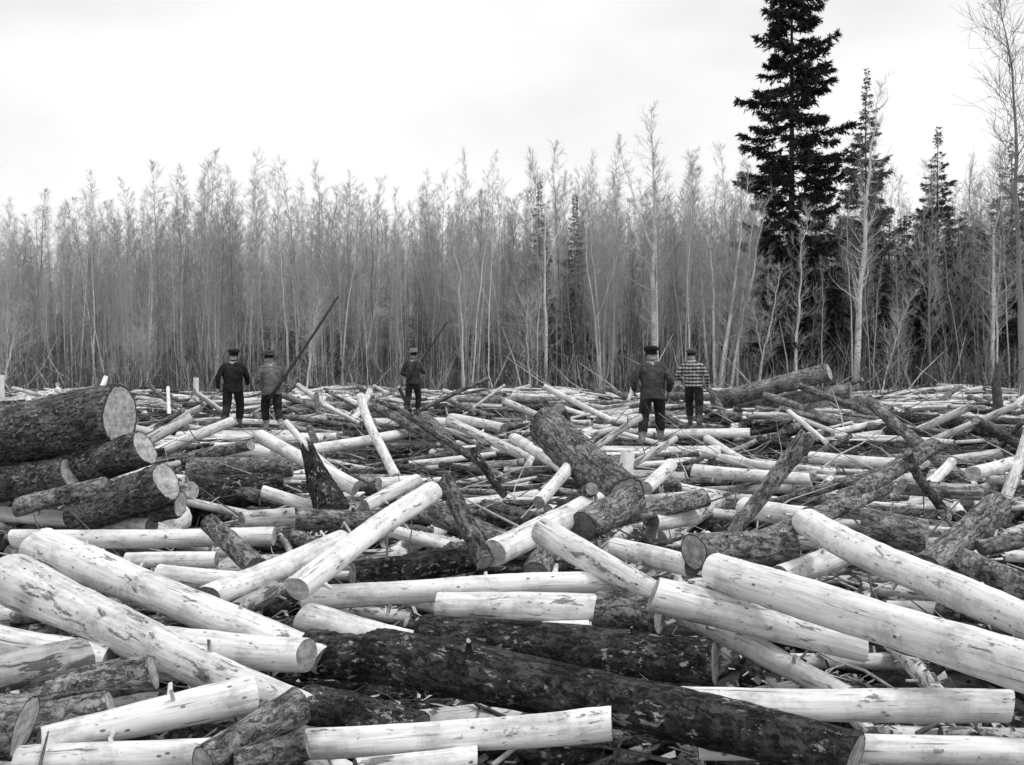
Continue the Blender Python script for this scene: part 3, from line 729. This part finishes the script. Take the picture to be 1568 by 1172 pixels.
    if pole:
        pa = Acc(); A, B = [np.array(p, float) for p in pole]; t = np.linspace(0, 1, 6)[:, None]
        tube(pa, A+(B-A)*t+np.array([0, 0, -.03])*np.sin(np.pi*t), np.linspace(.034, .020, 6), 8, 0, cap=True)
        o = build(pa, 'pike_pole', [simple_mat('ash_pole', .03, .06, 20)]); kids.append(o)
    for o in kids: o.parent = root
    root.location = tuple(P); root.rotation_euler = (0, 0, yaw); root.scale = (Hs*wide, Hs*wide, Hs)
    return root
AZ = .10   # ankle above sole
walk = [((.10, .18, .56), (.07, .16, AZ+.03)), ((.11, .03, .50), (.11, -.28, AZ+.08))]
walkb = [((.11, .0, .50), (.12, -.28, AZ+.10)), ((.10, .20, .55), (.08, .18, AZ+.01))]
walk2 = [((.13, .0, .50), (.17, -.18, AZ+.03)), ((.13, .18, .55), (.14, .18, AZ+.03))]
arm_sw = [((.25, -.12, 1.15), (.26, -.06, .90)), ((.25, .07, 1.13), (.23, .24, .98))]
arm_out = [((.28, -.05, 1.14), (.26, .14, .97)), ((.27, -.05, 1.13), (.25, .12, .95))]
arm_el = [((.31, -.03, 1.16), (.24, .16, 1.04)), ((.27, -.05, 1.14), (.26, .10, .93))]
arm_carry = [((.27, -.05, 1.14), (.24, .18, 1.08)), ((.27, .06, 1.14), (.16, .14, 1.38))]
man(standz[0], .10, cloth('black_jacket', .014, .035), cloth('dark_hat', .03, .05), walkb, arm_sw, lean=(.02, .05), hat='cap', Hs=1.0, wide=1.15)
man(standz[1], .45, cloth('grey_wool_jacket', .10, .18), cloth('felt_hat', .05, .09), walk, arm_carry, lean=(-.05, .10), hat='fedora', Hs=.99, wide=1.14, boot=cloth('pale_boots', .2, .35),
    pole=((-.12, -.30, .75), (1.30, .1, 2.95)))
man(standz[2], -.15, cloth('dark_overall_shirt', .04, .08), cloth('light_hat', .22, .32), walkb, arm_carry, lean=(.02, .04), hat='fedora', Hs=1.0, wide=1.0, braces=True, hem=.88,
    pole=((-.1, -.2, .95), (.78, .5, 2.45)))
man(standz[3], -.03, cloth('dark_grey_jacket', .045, .09), cloth('black_cap', .015, .03), walk2, arm_out, lean=(-.03, .05), hat='cap', Hs=1.03, wide=1.18, boot=cloth('grey_boots', .15, .28))
man(standz[4], -.25, cloth('striped_sweater', .1, .2, True), cloth('grey_cap', .08, .14), walk, arm_el, lean=(-.08, .05), hat='cap', Hs=.99, wide=1.12, hem=.92)

# ---------------------------------------------------------------- sky and sun
w = bpy.data.worlds.new("World"); scene.world = w; w.use_nodes = True; nt = w.node_tree
bg = nt.nodes['Background']; bg.inputs['Strength'].default_value = .1
el = math.radians(60); az = math.radians(115)
sk = nt.nodes.new('ShaderNodeTexSky'); sk.sky_type = 'NISHITA'; sk.sun_disc = False; sk.sun_elevation = el; sk.sun_rotation = az
bw = nt.nodes.new('ShaderNodeRGBToBW'); L(nt, sk.outputs[0], bw.inputs[0])
tc = nt.nodes.new('ShaderNodeTexCoord').outputs['Generated']
n1 = noise(nt, vscale(nt, tc, (1, 1, 2.4)), 1.9, 5, .5)
ov = maprange(nt, n1, .34, .60, 8.3, 10.6)
c = mixf(nt, .95, bw.outputs[0], ov)
L(nt, c, bg.inputs['Color'])
sd = Vector((math.sin(az)*math.cos(el), math.cos(az)*math.cos(el), math.sin(el)))
sl = bpy.data.lights.new('sun', 'SUN'); sl.energy = 1.5; sl.angle = math.radians(12); sl.color = (1, .995, .985)
so = bpy.data.objects.new('sun', sl); scene.collection.objects.link(so); so.rotation_euler = sd.to_track_quat('Z', 'Y').to_euler()
scene.view_settings.view_transform = 'Standard'; scene.view_settings.look = 'None'; scene.view_settings.exposure = 0
print('done', len(bpy.data.objects))
